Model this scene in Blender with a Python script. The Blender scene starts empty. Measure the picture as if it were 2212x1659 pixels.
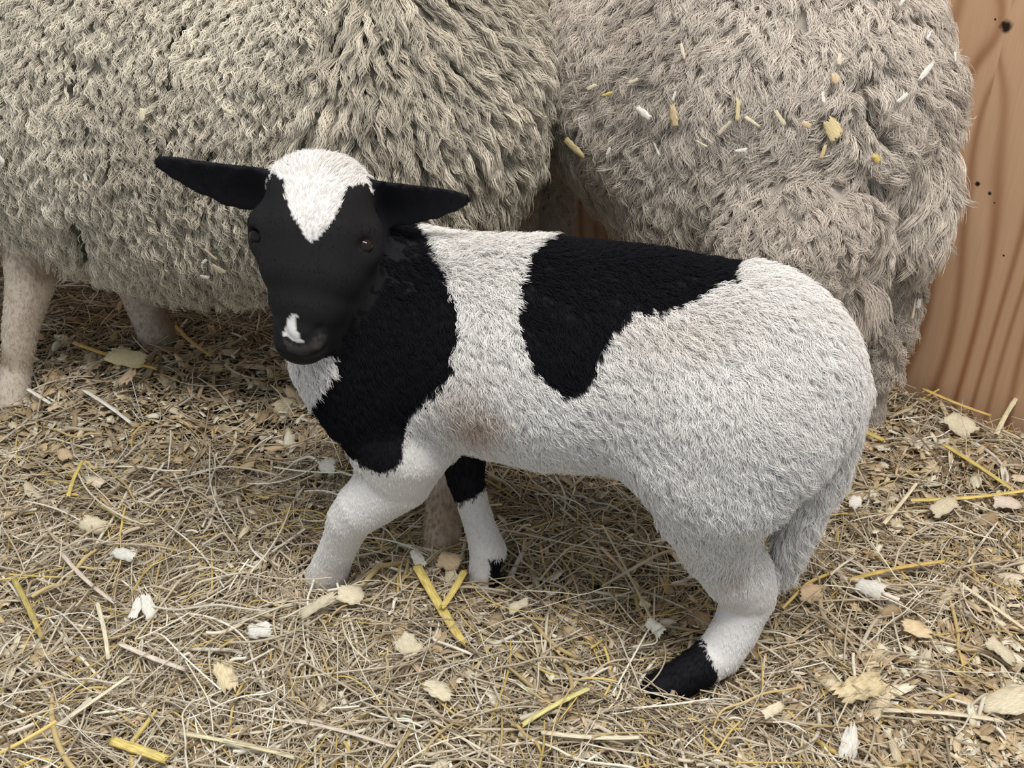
import bpy, math, random
import numpy as np
from mathutils import Vector
from mathutils.bvhtree import BVHTree

# ------------------------------------------------------------------ camera, light, exposure
PI = math.pi
W_, H_ = 2212.0, 1659.0
LENS, SENSOR = 40.0, 36.0
FPX = W_ * LENS / SENSOR
CAMZ, PITCH = 0.95, math.radians(33.0)
sc = bpy.context.scene
cd = bpy.data.cameras.new('camera'); cam = bpy.data.objects.new('camera', cd)
sc.collection.objects.link(cam); sc.camera = cam
cam.location = (0, 0, CAMZ); cam.rotation_euler = (PI / 2 - PITCH, 0, 0)
cd.lens = LENS; cd.sensor_width = SENSOR; cd.clip_start = 0.05; cd.clip_end = 60
sc.view_settings.view_transform = 'Standard'; sc.view_settings.look = 'None'
sc.view_settings.exposure = 0.50; sc.view_settings.gamma = 1.0
sc.view_settings.use_curve_mapping = False
wd = bpy.data.worlds.new('barn_air'); sc.world = wd; wd.use_nodes = True
wd.node_tree.nodes['Background'].inputs[0].default_value = (0.86, 0.93, 1.0, 1)
wd.node_tree.nodes['Background'].inputs[1].default_value = 0.42
sc.cycles.use_denoising = True; sc.cycles.max_bounces = 5; sc.cycles.diffuse_bounces = 3; sc.cycles.glossy_bounces = 2

def area(name, loc, rot, sx, sy, power, col):
    l = bpy.data.lights.new(name, 'AREA'); l.shape = 'RECTANGLE'; l.size = sx; l.size_y = sy
    l.energy = power; l.color = col
    o = bpy.data.objects.new(name, l); sc.collection.objects.link(o)
    o.location = loc; o.rotation_euler = rot
    return o
# two rows of barn ceiling tubes
area('ceiling_light', (0.35, 0.10, 2.7), (math.radians(12), 0, 0), 1.6, 0.5, 50, (1.0, 0.97, 0.93))
area('ceiling_light', (-1.0, 1.9, 2.7), (math.radians(-12), math.radians(-10), 0), 1.4, 0.5, 12, (1.0, 0.97, 0.93))

rng = np.random.default_rng(7)
random.seed(7)
CAM = np.array([0, 0, CAMZ])
_f = np.array([0, math.cos(PITCH), -math.sin(PITCH)]); _u = np.array([0, math.sin(PITCH), math.cos(PITCH)])

def ray(px, py):
    return np.array([(px - W_ / 2) / FPX, 0, 0]) + _u * (-(py - H_ / 2) / FPX) + _f
def P(px, py, Y):
    d = ray(px, py); return CAM + d * (Y / d[1])
def G(px, py, z=0.0):
    d = ray(px, py); return CAM + d * ((z - CAMZ) / d[2])
def depth(p):
    return float(np.dot(np.asarray(p) - CAM, _f))
def proj(p):
    q = p - CAM; D = q @ _f
    return np.stack([q[..., 0] / D * FPX + W_ / 2, -(q @ _u) / D * FPX + H_ / 2], -1)
def unit(v):
    v = np.asarray(v, float); return v / np.maximum(np.linalg.norm(v, axis=-1, keepdims=True), 1e-9)

# ------------------------------------------------------------------ noise, polygons
def _hash(i, j, k, s):
    h = (i * 374761393 + j * 668265263 + k * 2147483647 + s * 1274126177) & 0xFFFFFFFF
    h = ((h ^ (h >> 13)) * 1274126177) & 0xFFFFFFFF
    return ((h ^ (h >> 16)) & 0xFFFF) / 65535.0
def noise(p, scale, seed=0):
    q = np.asarray(p, float) * scale + 1000.0
    i = np.floor(q).astype(np.int64); f = q - i; f = f * f * (3 - 2 * f)
    r = 0
    for a in (0, 1):
        for b in (0, 1):
            for c in (0, 1):
                w = (f[..., 0] if a else 1 - f[..., 0]) * (f[..., 1] if b else 1 - f[..., 1]) * (f[..., 2] if c else 1 - f[..., 2])
                r = r + w * _hash(i[..., 0] + a, i[..., 1] + b, i[..., 2] + c, seed)
    return r * 2 - 1
def nvec(p, scale, seed=0):
    return np.stack([noise(p, scale, seed + i) for i in range(3)], -1)
def inpoly(q, poly):
    x, y = q[:, 0], q[:, 1]; r = np.zeros(len(q), bool); n = len(poly)
    for i in range(n):
        x0, y0 = poly[i]; x1, y1 = poly[(i + 1) % n]
        if y0 == y1: continue
        c = ((y0 > y) != (y1 > y)) & (x < (x1 - x0) * (y - y0) / (y1 - y0) + x0)
        r ^= c
    return r
def sstep(a, b, x):
    t = np.clip((x - a) / (b - a), 0, 1); return t * t * (3 - 2 * t)

# ------------------------------------------------------------------ bodies: smooth union of tapered chains
# a chain: dict(pts=[(P, ru, rw)], w=axis along which rw holds, cup, k)
def chain(pts, w=(0, 0, 1), cup=0.0, k=0.03, cut=False):
    return dict(pts=[(np.asarray(p, float), ru, rw) for p, ru, rw in pts], w=unit(w), cup=cup, k=k, cut=cut)
def pxchain(rows, w=None, k=0.03, inset=0.0, rwf=1.0, cup=0.0, cut=False):
    """rows (px, py, Y, r_px[, width factor]): radius given as seen, at that distance"""
    pts = []
    for r in rows:
        p = P(r[0], r[1], r[2]); m = depth(p) / FPX
        f = r[4] if len(r) > 4 else rwf
        ru = max(r[3] * m - inset, 0.004); pts.append((p, ru, max(ru * f, 0.002)))
    return chain(pts, w if w is not None else (0, 1, 0), cup, k, cut)
def cdist(q, ch):
    out = None; w = ch['w'].astype(q.dtype)
    pts = ch['pts']
    segs = [(pts[i], pts[i + 1]) for i in range(len(pts) - 1)] or [(pts[0], pts[0])]
    for (a, ra, wa), (b, rb, wb) in segs:
        ab = b - a; L2 = max(float(ab @ ab), 1e-12)
        t = np.clip(((q - a) @ ab) / L2, 0, 1)
        d = q - (a + t[..., None] * ab)
        ru = ra + (rb - ra) * t; rw = wa + (wb - wa) * t
        dw = d @ w; d2 = np.maximum((d * d).sum(-1) - dw * dw, 0)
        if ch['cup']:
            ax = np.cross(w, unit(ab)); du = d @ ax
            dw = dw - ch['cup'] * du * du / ru
        s = np.sqrt(d2 / (ru * ru) + dw * dw / (rw * rw))
        g = np.sqrt(d2 / ru ** 4 + dw * dw / rw ** 4) + 1e-6
        dd = s * (s - 1) / g
        out = dd if out is None else np.minimum(out, dd)
    return out
def smin(a, b, k):
    h = np.clip(0.5 + 0.5 * (b - a) / k, 0, 1)
    return b + (a - b) * h - k * h * (1 - h)
def nets(chains, h, warp=None):
    allp = np.concatenate([[p for p, _, _ in c['pts']] for c in chains if not c['cut']])
    R = max(max(max(ru, rw) for _, ru, rw in c['pts']) for c in chains)
    lo = allp.min(0) - R - 0.03; hi = allp.max(0) + R + 0.03
    lo[2] = max(lo[2], -0.06)
    n = np.ceil((hi - lo) / h).astype(int) + 1
    F = np.full(n, 0.5, np.float32)
    ax = [lo[i] + h * np.arange(n[i]) for i in range(3)]
    for c in chains:
        pp = np.array([p for p, _, _ in c['pts']]); rr = max(max(ru, rw * (1 + c['cup'] * 2)) for _, ru, rw in c['pts'])
        m = rr + c['k'] * 1.2 + 3 * h + c['cup'] * rr
        a = np.maximum(((pp.min(0) - m - lo) / h).astype(int), 0); b = np.minimum(((pp.max(0) + m - lo) / h).astype(int) + 2, n)
        X, Y, Z = np.meshgrid(ax[0][a[0]:b[0]], ax[1][a[1]:b[1]], ax[2][a[2]:b[2]], indexing='ij')
        q = np.stack([X, Y, Z], -1)
        d = cdist(q, c).astype(np.float32)
        sl = tuple(slice(a[i], b[i]) for i in range(3))
        if c['cut']: F[sl] = -smin(-F[sl], d, c['k'])
        else: F[sl] = smin(F[sl], d, c['k'])
    S = F < 0
    c8 = [(i, j, k) for i in (0, 1) for j in (0, 1) for k in (0, 1)]
    cnt = sum(S[i:n[0] - 1 + i, j:n[1] - 1 + j, k:n[2] - 1 + k].astype(np.uint8) for i, j, k in c8)
    act = np.argwhere((cnt > 0) & (cnt < 8))
    idx = np.full(n - 1, -1, np.int32); idx[tuple(act.T)] = np.arange(len(act))
    V = np.stack([F[act[:, 0] + i, act[:, 1] + j, act[:, 2] + k] for i, j, k in c8], 1)
    acc = np.zeros((len(act), 3)); num = np.zeros(len(act))
    for a_, ca in enumerate(c8):
        for b_, cb in enumerate(c8):
            if b_ > a_ and sum(abs(ca[i] - cb[i]) for i in range(3)) == 1:
                va, vb = V[:, a_], V[:, b_]; m = (va < 0) != (vb < 0)
                t = np.where(m, va / np.where(m, va - vb, 1), 0)
                acc += m[:, None] * (np.array(ca) + t[:, None] * (np.array(cb) - np.array(ca))); num += m
    verts = lo + h * (act + acc / num[:, None])
    quads = []
    for d in range(3):
        o1, o2 = (d + 1) % 3, (d + 2) % 3
        s0 = [slice(0, n[i]) for i in range(3)]; s1 = list(s0)
        s0[d] = slice(0, n[d] - 1); s1[d] = slice(1, n[d])
        A, B = S[tuple(s0)], S[tuple(s1)]
        e = np.argwhere(A != B); e = e[(e[:, o1] > 0) & (e[:, o2] > 0) & (e[:, o1] < n[o1] - 1) & (e[:, o2] < n[o2] - 1)]
        flip = A[tuple(e.T)]
        def cell(da, db):
            c = e.copy(); c[:, o1] -= da; c[:, o2] -= db; return idx[tuple(c.T)]
        q = np.stack([cell(1, 1), cell(0, 1), cell(0, 0), cell(1, 0)], 1)
        q[~flip] = q[~flip][:, ::-1]
        quads.append(q[(q >= 0).all(1)])
    quads = np.concatenate(quads)
    # light relaxation
    for _ in range(2):
        s = np.zeros_like(verts); c = np.zeros(len(verts))
        for i in range(4):
            a, b = quads[:, i], quads[:, (i + 1) % 4]
            for k in range(3): s[:, k] += np.bincount(a, verts[b, k], len(verts))
            c += np.bincount(a, minlength=len(verts))
        verts = verts * 0.5 + 0.5 * s / np.maximum(c, 1)[:, None]
    return verts, quads
def vnormals(v, q):
    fn = np.cross(v[q[:, 2]] - v[q[:, 0]], v[q[:, 3]] - v[q[:, 1]])
    n = np.zeros_like(v)
    for i in range(4):
        for k in range(3): n[:, k] += np.bincount(q[:, i], fn[:, k], len(v))
    return unit(n)
def sample(v, q, vn, N, dens=None):
    t = np.concatenate([q[:, [0, 1, 2]], q[:, [0, 2, 3]]])
    A = np.linalg.norm(np.cross(v[t[:, 1]] - v[t[:, 0]], v[t[:, 2]] - v[t[:, 0]]), axis=1)
    if dens is not None: A = A * dens[t].mean(1)
    ti = np.searchsorted(np.cumsum(A) / A.sum(), rng.random(N)); ti = np.minimum(ti, len(t) - 1)
    a, b = rng.random(N), rng.random(N); m = a + b > 1; a[m], b[m] = 1 - a[m], 1 - b[m]
    T = t[ti]; w = np.stack([1 - a - b, a, b], 1)[..., None]
    return (v[T] * w).sum(1), unit((vn[T] * w).sum(1))

# ------------------------------------------------------------------ materials
def new_mat(name):
    m = bpy.data.materials.new(name); m.use_nodes = True
    return m, m.node_tree, m.node_tree.nodes['Principled BSDF']
def attr_mat(name, rough=0.7, spec=0.2, base=None, sheen=0.0, trans=0.0):
    m, nt, b = new_mat(name)
    b.inputs['Roughness'].default_value = rough; b.inputs['Specular IOR Level'].default_value = spec
    if sheen: b.inputs['Sheen Weight'].default_value = sheen; b.inputs['Sheen Roughness'].default_value = 0.4
    if base: b.inputs['Base Color'].default_value = (*base, 1)
    else:
        a = nt.nodes.new('ShaderNodeAttribute'); a.attribute_name = 'col'; nt.links.new(a.outputs['Color'], b.inputs['Base Color'])
    return m
M_hair = attr_mat('fur_fibre', 0.75, 0.12)
M_wool = attr_mat('wool_fibre', 0.85, 0.08)
M_skin = attr_mat('animal_skin', 0.75, 0.15)
M_hay = attr_mat('hay_stem', 0.5, 0.35)
def grain_mat(name, rough, spec, sx, sy, lo, hi):
    m = attr_mat(name, rough, spec); nt = m.node_tree; N, L = nt.nodes, nt.links; b = N['Principled BSDF']
    a = N.new('ShaderNodeAttribute'); a.attribute_name = 'guv'
    mp = N.new('ShaderNodeMapping'); mp.inputs['Scale'].default_value = (sx, sy, 1); L.new(a.outputs['Vector'], mp.inputs[0])
    n = N.new('ShaderNodeTexNoise'); n.inputs['Scale'].default_value = 1; n.inputs['Detail'].default_value = 3; L.new(mp.outputs[0], n.inputs['Vector'])
    r = N.new('ShaderNodeMapRange'); r.inputs['From Min'].default_value = 0.3; r.inputs['From Max'].default_value = 0.7
    r.inputs['To Min'].default_value = lo; r.inputs['To Max'].default_value = hi; L.new(n.outputs[0], r.inputs['Value'])
    x = N.new('ShaderNodeVectorMath'); x.operation = 'SCALE'; src = b.inputs['Base Color'].links[0].from_socket
    L.new(src, x.inputs[0]); L.new(r.outputs[0], x.inputs['Scale']); L.new(x.outputs[0], b.inputs['Base Color'])
    bp = N.new('ShaderNodeBump'); bp.inputs['Strength'].default_value = 0.6; bp.inputs['Distance'].default_value = 0.0006
    L.new(n.outputs[0], bp.inputs['Height']); L.new(bp.outputs[0], b.inputs['Normal'])
    return m
M_shav = grain_mat('wood_shaving', 0.65, 0.2, 150, 1500, 0.62, 1.12)
M_stalk = grain_mat('straw_stalk', 0.45, 0.4, 40, 9, 0.60, 1.20)
def eye_material():
    m, nt, b = new_mat('lamb_eye')
    b.inputs['Base Color'].default_value = (0.012, 0.008, 0.006, 1); b.inputs['Roughness'].default_value = 0.06
    b.inputs['Specular IOR Level'].default_value = 0.25
    return m
M_eye = eye_material()
M_hoof = attr_mat('hoof_horn', 0.45, 0.4, base=(0.012, 0.011, 0.011))

# ------------------------------------------------------------------ linking
def tag(o, label=None, cat=None, group=None, kind=None):
    if label: o['label'] = label
    if cat: o['category'] = cat
    if group: o['group'] = group
    if kind: o['kind'] = kind
    return o
def mesh_obj(name, v, faces, mat, parent=None, col=None, smooth=True, guv=None):
    me = bpy.data.meshes.new(name)
    if isinstance(faces, np.ndarray):
        me.vertices.add(len(v)); me.vertices.foreach_set('co', np.asarray(v, np.float32).ravel())
        k = faces.shape[1]; me.loops.add(faces.size); me.loops.foreach_set('vertex_index', faces.astype(np.int32).ravel())
        me.polygons.add(len(faces)); me.polygons.foreach_set('loop_start', (np.arange(len(faces)) * k).astype(np.int32))
        me.polygons.foreach_set('loop_total', np.full(len(faces), k, np.int32))
        me.update(calc_edges=True); me.validate()
    else:
        me.from_pydata([tuple(x) for x in v], [], faces)
    if col is not None:
        a = me.attributes.new('col', 'FLOAT_COLOR', 'POINT')
        c = np.ones((len(v), 4), np.float32); c[:, :3] = col; a.data.foreach_set('color', c.ravel())
    if guv is not None:
        a = me.attributes.new('guv', 'FLOAT_VECTOR', 'POINT'); a.data.foreach_set('vector', np.ascontiguousarray(guv, np.float32).ravel())
    me.materials.append(mat)
    if smooth: me.polygons.foreach_set('use_smooth', np.ones(len(me.polygons), bool))
    o = bpy.data.objects.new(name, me); sc.collection.objects.link(o)
    if parent: o.parent = parent
    return o
def curves_obj(name, pts, rad, col, mat, parent=None):
    """pts (N,K,3), rad (N,K) or (K,), col (N,3)"""
    N, K = pts.shape[:2]
    hc = bpy.data.hair_curves.new(name); hc.add_curves([K] * N)
    hc.attributes['position'].data.foreach_set('vector', np.ascontiguousarray(pts, np.float32).ravel())
    r = hc.attributes.get('radius') or hc.attributes.new('radius', 'FLOAT', 'POINT')
    r.data.foreach_set('value', np.ascontiguousarray(np.broadcast_to(rad, (N, K)), np.float32).ravel())
    c = hc.attributes.new('col', 'FLOAT_COLOR', 'CURVE')
    cc = np.ones((N, 4), np.float32); cc[:, :3] = col; c.data.foreach_set('color', cc.ravel())
    hc.materials.append(mat)
    o = bpy.data.objects.new(name, hc); sc.collection.objects.link(o)
    if parent: o.parent = parent
    return o
def empty(name, loc):
    o = bpy.data.objects.new(name, None); sc.collection.objects.link(o); o.location = loc
    return o
def reparent(o, root):
    o.parent = root; o.matrix_parent_inverse.identity()
    o.location = -Vector(root.location)

def locks(ctr, nrm, comb, L, per, R, K, lift, wave, waven, wfreq, tip=0.35, jit=0.25, rnd=1.0, curl=0.0, lvar=0.25):
    """tufts: per fibres around each centre, sharing direction and crimp"""
    M = len(ctr)
    t = comb - (comb * nrm).sum(1, keepdims=True) * nrm; t = unit(t + 1e-6)
    t = unit(t + jit * (rng.standard_normal((M, 3))))
    t = unit(t - (t * nrm).sum(1, keepdims=True) * nrm)
    b = np.cross(nrm, t)
    ph = rng.random(M) * 2 * PI; fr = wfreq * (0.75 + 0.5 * rng.random(M)); Lm = L * (1 - lvar + 2 * lvar * rng.random(M))
    cs = np.where(rng.random(M) < 0.5, 1, -1) * curl
    rep = lambda a: np.repeat(a, per, 0)
    N = M * per
    ang = rng.random(N) * 2 * PI; rr = np.sqrt(rng.random(N)) * rep(R if isinstance(R, np.ndarray) else np.full(M, R))
    T, B, Nn, C = rep(t), rep(b), rep(nrm), rep(ctr)
    o1, o2 = (rr * np.cos(ang))[:, None], (rr * np.sin(ang))[:, None]
    Lf = rep(Lm) * (0.8 + 0.4 * rng.random(N)); phf = rep(ph) + 0.5 * rnd * rng.standard_normal(N); frf = rep(fr)
    lf = rep(lift if isinstance(lift, np.ndarray) else np.full(M, lift)) * (0.8 + 0.4 * rng.random(N))
    csf = rep(cs)
    s = np.linspace(0, 1, K)
    out = np.empty((N, K, 3), np.float32)
    wa = wave if isinstance(wave, np.ndarray) else np.full(M, wave); wa = rep(wa)
    Bj = T * 0
    for i, si in enumerate(s):
        sp = 1 - (1 - tip) * si ** 0.8
        up = lf * math.sin(min(si * 1.35, 1) * PI / 2) * Lf
        al = Lf * si * np.sqrt(np.maximum(1 - lf ** 2 * 0.6, 0.1))
        e = min(si * 3, 1)
        w1 = wa * np.sin(phf + frf * si * 2 * PI) * e
        w2 = wa * 0.7 * np.cos(phf * 1.3 + frf * si * 2 * PI) * e
        side = csf * Lf * si * si
        out[:, i] = C + T * (o1 * sp + (al)[:, None]) + B * (o2 * sp + (w1 + side)[:, None]) + Nn * ((up + w2 * 0.6)[:, None] - 0.002)
    return out

# ------------------------------------------------------------------ the setting
def plywood():
    m, nt, b = new_mat('knotty_plywood'); N, L = nt.nodes, nt.links
    tc = N.new('ShaderNodeTexCoord'); sep = N.new('ShaderNodeSeparateXYZ'); L.new(tc.outputs['Object'], sep.inputs[0])
    def mth(op, a, b_=None, c=None):
        n = N.new('ShaderNodeMath'); n.operation = op
        for i, x in enumerate((a, b_, c)):
            if x is None: continue
            if isinstance(x, (int, float)): n.inputs[i].default_value = x
            else: L.new(x, n.inputs[i])
        return n.outputs[0]
    U, V = sep.outputs['X'], sep.outputs['Z']
    def ntex(su, sv, sc_, det=3, off=0.0):
        cmb = N.new('ShaderNodeCombineXYZ'); L.new(mth('MULTIPLY', U, su), cmb.inputs[0]); L.new(mth('MULTIPLY', V, sv), cmb.inputs[2]); cmb.inputs[1].default_value = off
        n = N.new('ShaderNodeTexNoise'); n.inputs['Scale'].default_value = sc_; n.inputs['Detail'].default_value = det
        L.new(cmb.outputs[0], n.inputs['Vector']); return n.outputs[0]
    warp = mth('MULTIPLY', mth('SUBTRACT', ntex(1, 0.22, 5.0, 1), 0.5), 0.22)
    uu = mth('ADD', U, warp)
    dark = None
    for (ku, kv, rad, amp) in KNOTS:
        du = mth('SUBTRACT', U, ku); dv = mth('SUBTRACT', V, kv)
        r2 = mth('ADD', mth('MULTIPLY', du, du), mth('MULTIPLY', mth('MULTIPLY', dv, dv), 0.25))
        g = mth('POWER', 2.718, mth('MULTIPLY', r2, -1.0 / (rad * rad * 9)))
        uu = mth('ADD', uu, mth('MULTIPLY', mth('MULTIPLY', g, amp), mth('SIGN', du)))
        r2b = mth('ADD', mth('MULTIPLY', du, du), mth('MULTIPLY', mth('MULTIPLY', dv, dv), 1.0))
        rn = mth('ADD', mth('SQRT', r2b), mth('MULTIPLY', mth('SUBTRACT', ntex(1, 1, 90, 2), 0.5), rad * 1.3))
        k = N.new('ShaderNodeMapRange'); k.inputs['From Min'].default_value = rad * 0.45; k.inputs['From Max'].default_value = rad * 0.9
        k.inputs['To Min'].default_value = 1; k.inputs['To Max'].default_value = 0; L.new(rn, k.inputs['Value'])
        dark = k.outputs[0] if dark is None else mth('MAXIMUM', dark, k.outputs[0])
    band = mth('MULTIPLY_ADD', mth('SINE', mth('MULTIPLY', uu, 190)), 0.5, 0.5)
    band = mth('POWER', band, 3.0)
    amp = N.new('ShaderNodeMapRange'); L.new(ntex(1, 0.1, 6, 1, 3.0), amp.inputs['Value'])
    amp.inputs['From Min'].default_value = 0.35; amp.inputs['From Max'].default_value = 0.6
    amp.inputs['To Min'].default_value = 0.25; amp.inputs['To Max'].default_value = 1.0
    band = mth('MULTIPLY', band, amp.outputs[0])
    fine = ntex(260, 9, 1.0, 2)
    blot = ntex(1, 0.5, 9, 3, 5.0)
    def mix(f, a, c):
        n = N.new('ShaderNodeMix'); n.data_type = 'RGBA'
        L.new(f, n.inputs['Factor'])
        for i, x in ((6, a), (7, c)):
            if isinstance(x, tuple): n.inputs[i].default_value = (*x, 1)
            else: L.new(x, n.inputs[i])
        return n.outputs[2]
    c = mix(blot, (0.62, 0.40, 0.25), (0.54, 0.33, 0.19))
    c = mix(mth('MULTIPLY', band, 1.0), c, (0.27, 0.11, 0.045))
    c = mix(mth('MULTIPLY', mth('POWER', fine, 2.0), 0.5), c, (0.38, 0.21, 0.11))
    c = mix(dark, c, (0.018, 0.009, 0.006))
    L.new(c, b.inputs['Base Color']); b.inputs['Roughness'].default_value = 0.55; b.inputs['Specular IOR Level'].default_value = 0.3
    bp = N.new('ShaderNodeBump'); bp.inputs['Strength'].default_value = 0.15; bp.inputs['Distance'].default_value = 0.001
    L.new(fine, bp.inputs['Height']); L.new(bp.outputs[0], b.inputs['Normal'])
    return m
WA, WB = np.array([0.585, 1.463, 0]), np.array([0.738, 1.340, 0])
WDIR = unit(WB - WA); WN = np.array([WDIR[1], -WDIR[0], 0])      # towards the pen
def wallhit(px, py):
    d = ray(px, py); t = ((WA - CAM) @ WN) / (d @ WN); p = CAM + d * t
    return float((p - WA) @ WDIR), float(p[2])
KNOTS = []
for px, py, r, a in ((2174, 58, 0.0105, 0.034), (2112, 398, 0.005, 0.004), (2138, 418, 0.0035, 0.0), (2168, 552, 0.0022, 0.0), (2150, 42, 0.002, 0), (2148, 438, 0.0018, 0)):
    u_, v_ = wallhit(px, py); KNOTS.append((u_, v_, r, a))
def build_wall():
    v = []; a, b, t, h = -2.6, 1.1, 0.018, 1.5
    for u_ in (a, b):
        for n_ in (0, -t):
            for z in (-0.02, h): v.append((u_, n_, z))
    f = [(0, 1, 5, 4), (2, 6, 7, 3), (0, 2, 3, 1), (4, 5, 7, 6), (1, 3, 7, 5), (0, 4, 6, 2)]
    o = mesh_obj('wall_back', np.array(v), f, plywood(), smooth=False)
    # object x along the wall, -y into the wall
    ang = math.atan2(WDIR[1], WDIR[0]); o.rotation_euler = (0, 0, ang + PI)
    o.rotation_euler = (0, 0, ang)
    o.location = tuple(WA)
    for vv in o.data.vertices: vv.co.y = -vv.co.y
    tag(o, 'knotty orange-brown plywood panel behind the two ewes', kind='structure')
build_wall()
FEET = [tuple(G(px, py)[:2]) for px, py in ((1470, 1500), (1530, 1500), (700, 1250), (740, 1250), (1055, 1255), (950, 1190), (24, 880))]
def ground_z(x, y):
    p = np.stack([x, y, np.zeros_like(x)], -1)
    z = 0.012 * noise(p, 5.0, 11) + 0.008 * noise(p, 13.0, 12)
    z = z + 0.010 * noise(p, 2.0, 13)
    # hollows trodden by the feet
    for fx, fy in FEET: z = z - 0.017 * np.exp(-((x - fx) ** 2 + (y - fy) ** 2) / 0.045 ** 2)
    return z
def build_floor():
    m, nt, b = new_mat('packed_bedding'); N, L = nt.nodes, nt.links
    n = N.new('ShaderNodeTexNoise'); n.inputs['Scale'].default_value = 140; n.inputs['Detail'].default_value = 5
    cr = N.new('ShaderNodeValToRGB'); cr.color_ramp.elements[0].color = (0.03, 0.021, 0.013, 1); cr.color_ramp.elements[1].color = (0.16, 0.115, 0.07, 1)
    tc = N.new('ShaderNodeTexCoord'); L.new(tc.outputs['Object'], n.inputs['Vector'])
    L.new(n.outputs[0], cr.inputs[0]); L.new(cr.outputs[0], b.inputs['Base Color']); b.inputs['Roughness'].default_value = 0.9
    xs = np.linspace(-1.7, 1.7, 171); ys = np.linspace(0.25, 3.0, 141)
    X, Y = np.meshgrid(xs, ys, indexing='ij'); Z = ground_z(X, Y) - 0.012
    v = np.stack([X, Y, Z], -1).reshape(-1, 3); ny = len(ys)
    i, j = np.meshgrid(np.arange(len(xs) - 1), np.arange(ny - 1), indexing='ij'); k = (i * ny + j).ravel()
    q = np.stack([k, k + ny, k + ny + 1, k + 1], 1)
    o = mesh_obj('floor', v, q, m); tag(o, 'barn floor packed with trampled bedding', kind='structure')
build_floor()

# ------------------------------------------------------------------ the lamb
BK = unit(np.array([0.40, -0.13, 0.0]))            # from the lamb's chest towards its tail
LT = np.array([BK[1], -BK[0], 0.0])                # its near flank, towards the camera
FL = 0.008
def lamb_axis_Y(px): return 1.05 - (px - 880) * 0.13 / 710
trunk = pxchain([(880, 735, 1.045, 238), (960, 735, 1.035, 240), (1060, 748, 1.015, 250), (1200, 764, 0.99, 266), (1400, 780, 0.96, 262), (1590, 802, 0.925, 250)], w=LT, inset=FL, rwf=0.92, k=0.05)
haunch = pxchain([(1640, 850, 0.90, 212), (1590, 930, 0.875, 210), (1553, 1010, 0.865, 185), (1530, 1090, 0.865, 128), (1550, 1180, 0.875, 95), (1602, 1255, 0.885, 60)], w=LT, inset=FL, rwf=0.75, k=0.05)
hindfar = pxchain([(1640, 850, 1.0, 190), (1560, 1000, 1.02, 120), (1570, 1120, 1.03, 60), (1600, 1200, 1.04, 45), (1560, 1290, 1.0, 34)], w=LT, inset=FL, k=0.04)
cannon = pxchain([(1600, 1245, 0.883, 66), (1622, 1292, 0.888, 55), (1588, 1360, 0.872, 56), (1556, 1410, 0.862, 55), (1512, 1440, 0.85, 50), (1465, 1468, 0.84, 46), (1420, 1492, 0.832, 42)], w=LT, inset=0.003, k=0.04)
neck = pxchain([(900, 720, 1.045, 190), (820, 640, 1.045, 150), (760, 540, 1.05, 120), (720, 450, 1.04, 100)], w=LT, inset=FL, k=0.05)
brisket = pxchain([(740, 760, 1.02, 100), (800, 860, 1.01, 112), (850, 960, 1.0, 90)], w=LT, inset=FL, k=0.05)
foreA = pxchain([(880, 960, 0.98, 105), (862, 1030, 0.985, 82), (785, 1092, 0.985, 66), (757, 1120, 0.988, 57), (738, 1165, 0.996, 48), (722, 1205, 1.004, 47), (704, 1250, 1.01, 52)], w=LT, inset=0.004, k=0.03)
foreB = pxchain([(1000, 960, 1.07, 60), (1005, 1030, 1.055, 46), (1022, 1090, 1.04, 39), (1040, 1145, 1.025, 39), (1054, 1190, 1.015, 45), (1046, 1225, 1.008, 38), (1050, 1265, 1.0, 38)], w=LT, inset=0.003, k=0.02)
tail = pxchain([(1810, 840, 0.905, 58), (1812, 930, 0.905, 56), (1790, 1020, 0.90, 50), (1745, 1100, 0.90, 50), (1705, 1180, 0.90, 46), (1690, 1250, 0.90, 32)], w=LT, inset=0.009, k=0.012)
# head
HP, HM = P(689, 430, 1.0), P(652, 742, 0.935)
HD = unit(HM - HP)
HS = unit(P(795, 522, 1.0) - P(552, 507, 1.012)); HS = unit(HS - (HS @ HD) * HD)   # towards the lamb's own left ear
HN = np.cross(HD, HS); HN = HN if HN[1] < 0 else -HN                              # out of the face
def HY(py): return 1.0 - 0.065 * (py - 430) / 312
skull = pxchain([(690, 438, 1.0, 104, 1.12), (684, 500, HY(500), 112, 1.08), (677, 570, HY(570), 104, 1.12), (668, 640, HY(640), 86, 1.02), (655, 700, HY(700), 66, 0.98), (651, 730, HY(738), 50, 1.15)], w=HS, k=0.03)
jaw = chain([(P(700, 520, 1.03), 0.048, 0.05), (P(716, 610, 1.0), 0.043, 0.042), (P(684, 690, 0.975), 0.028, 0.027), (P(652, 747, 0.945), 0.012, 0.018)], w=HS, k=0.025)
browL = chain([(P(566, 484, 0.985), 0.013, 0.013), (P(566, 520, 0.985), 0.012, 0.012)], k=0.02)
browR = chain([(P(792, 500, 0.982), 0.014, 0.012), (P(796, 545, 0.975), 0.011, 0.011)], k=0.02)
socketL = chain([(P(549, 509, 0.972), 0.0095, 0.0075)], k=0.005, cut=True)
socketR = chain([(P(793, 530, 0.956), 0.0095, 0.0065)], k=0.005, cut=True)
def facecut(rows, r): return chain([(P(x, y, Y), r * f, r * f) for x, y, Y, f in rows], k=0.003, cut=True)
nostL = facecut([(609, 712, 0.919, 1.5), (620, 730, 0.916, 1.1), (642, 745, 0.913, 0.9)], 0.0030)
nostR = facecut([(642, 745, 0.913, 0.9), (668, 735, 0.914, 1.0), (692, 712, 0.921, 1.6)], 0.0030)
mouth = facecut([(604, 756, 0.927, 0.9), (626, 769, 0.917, 1), (652, 774, 0.914, 1), (680, 768, 0.918, 1), (704, 750, 0.930, 0.9)], 0.0028)
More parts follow.
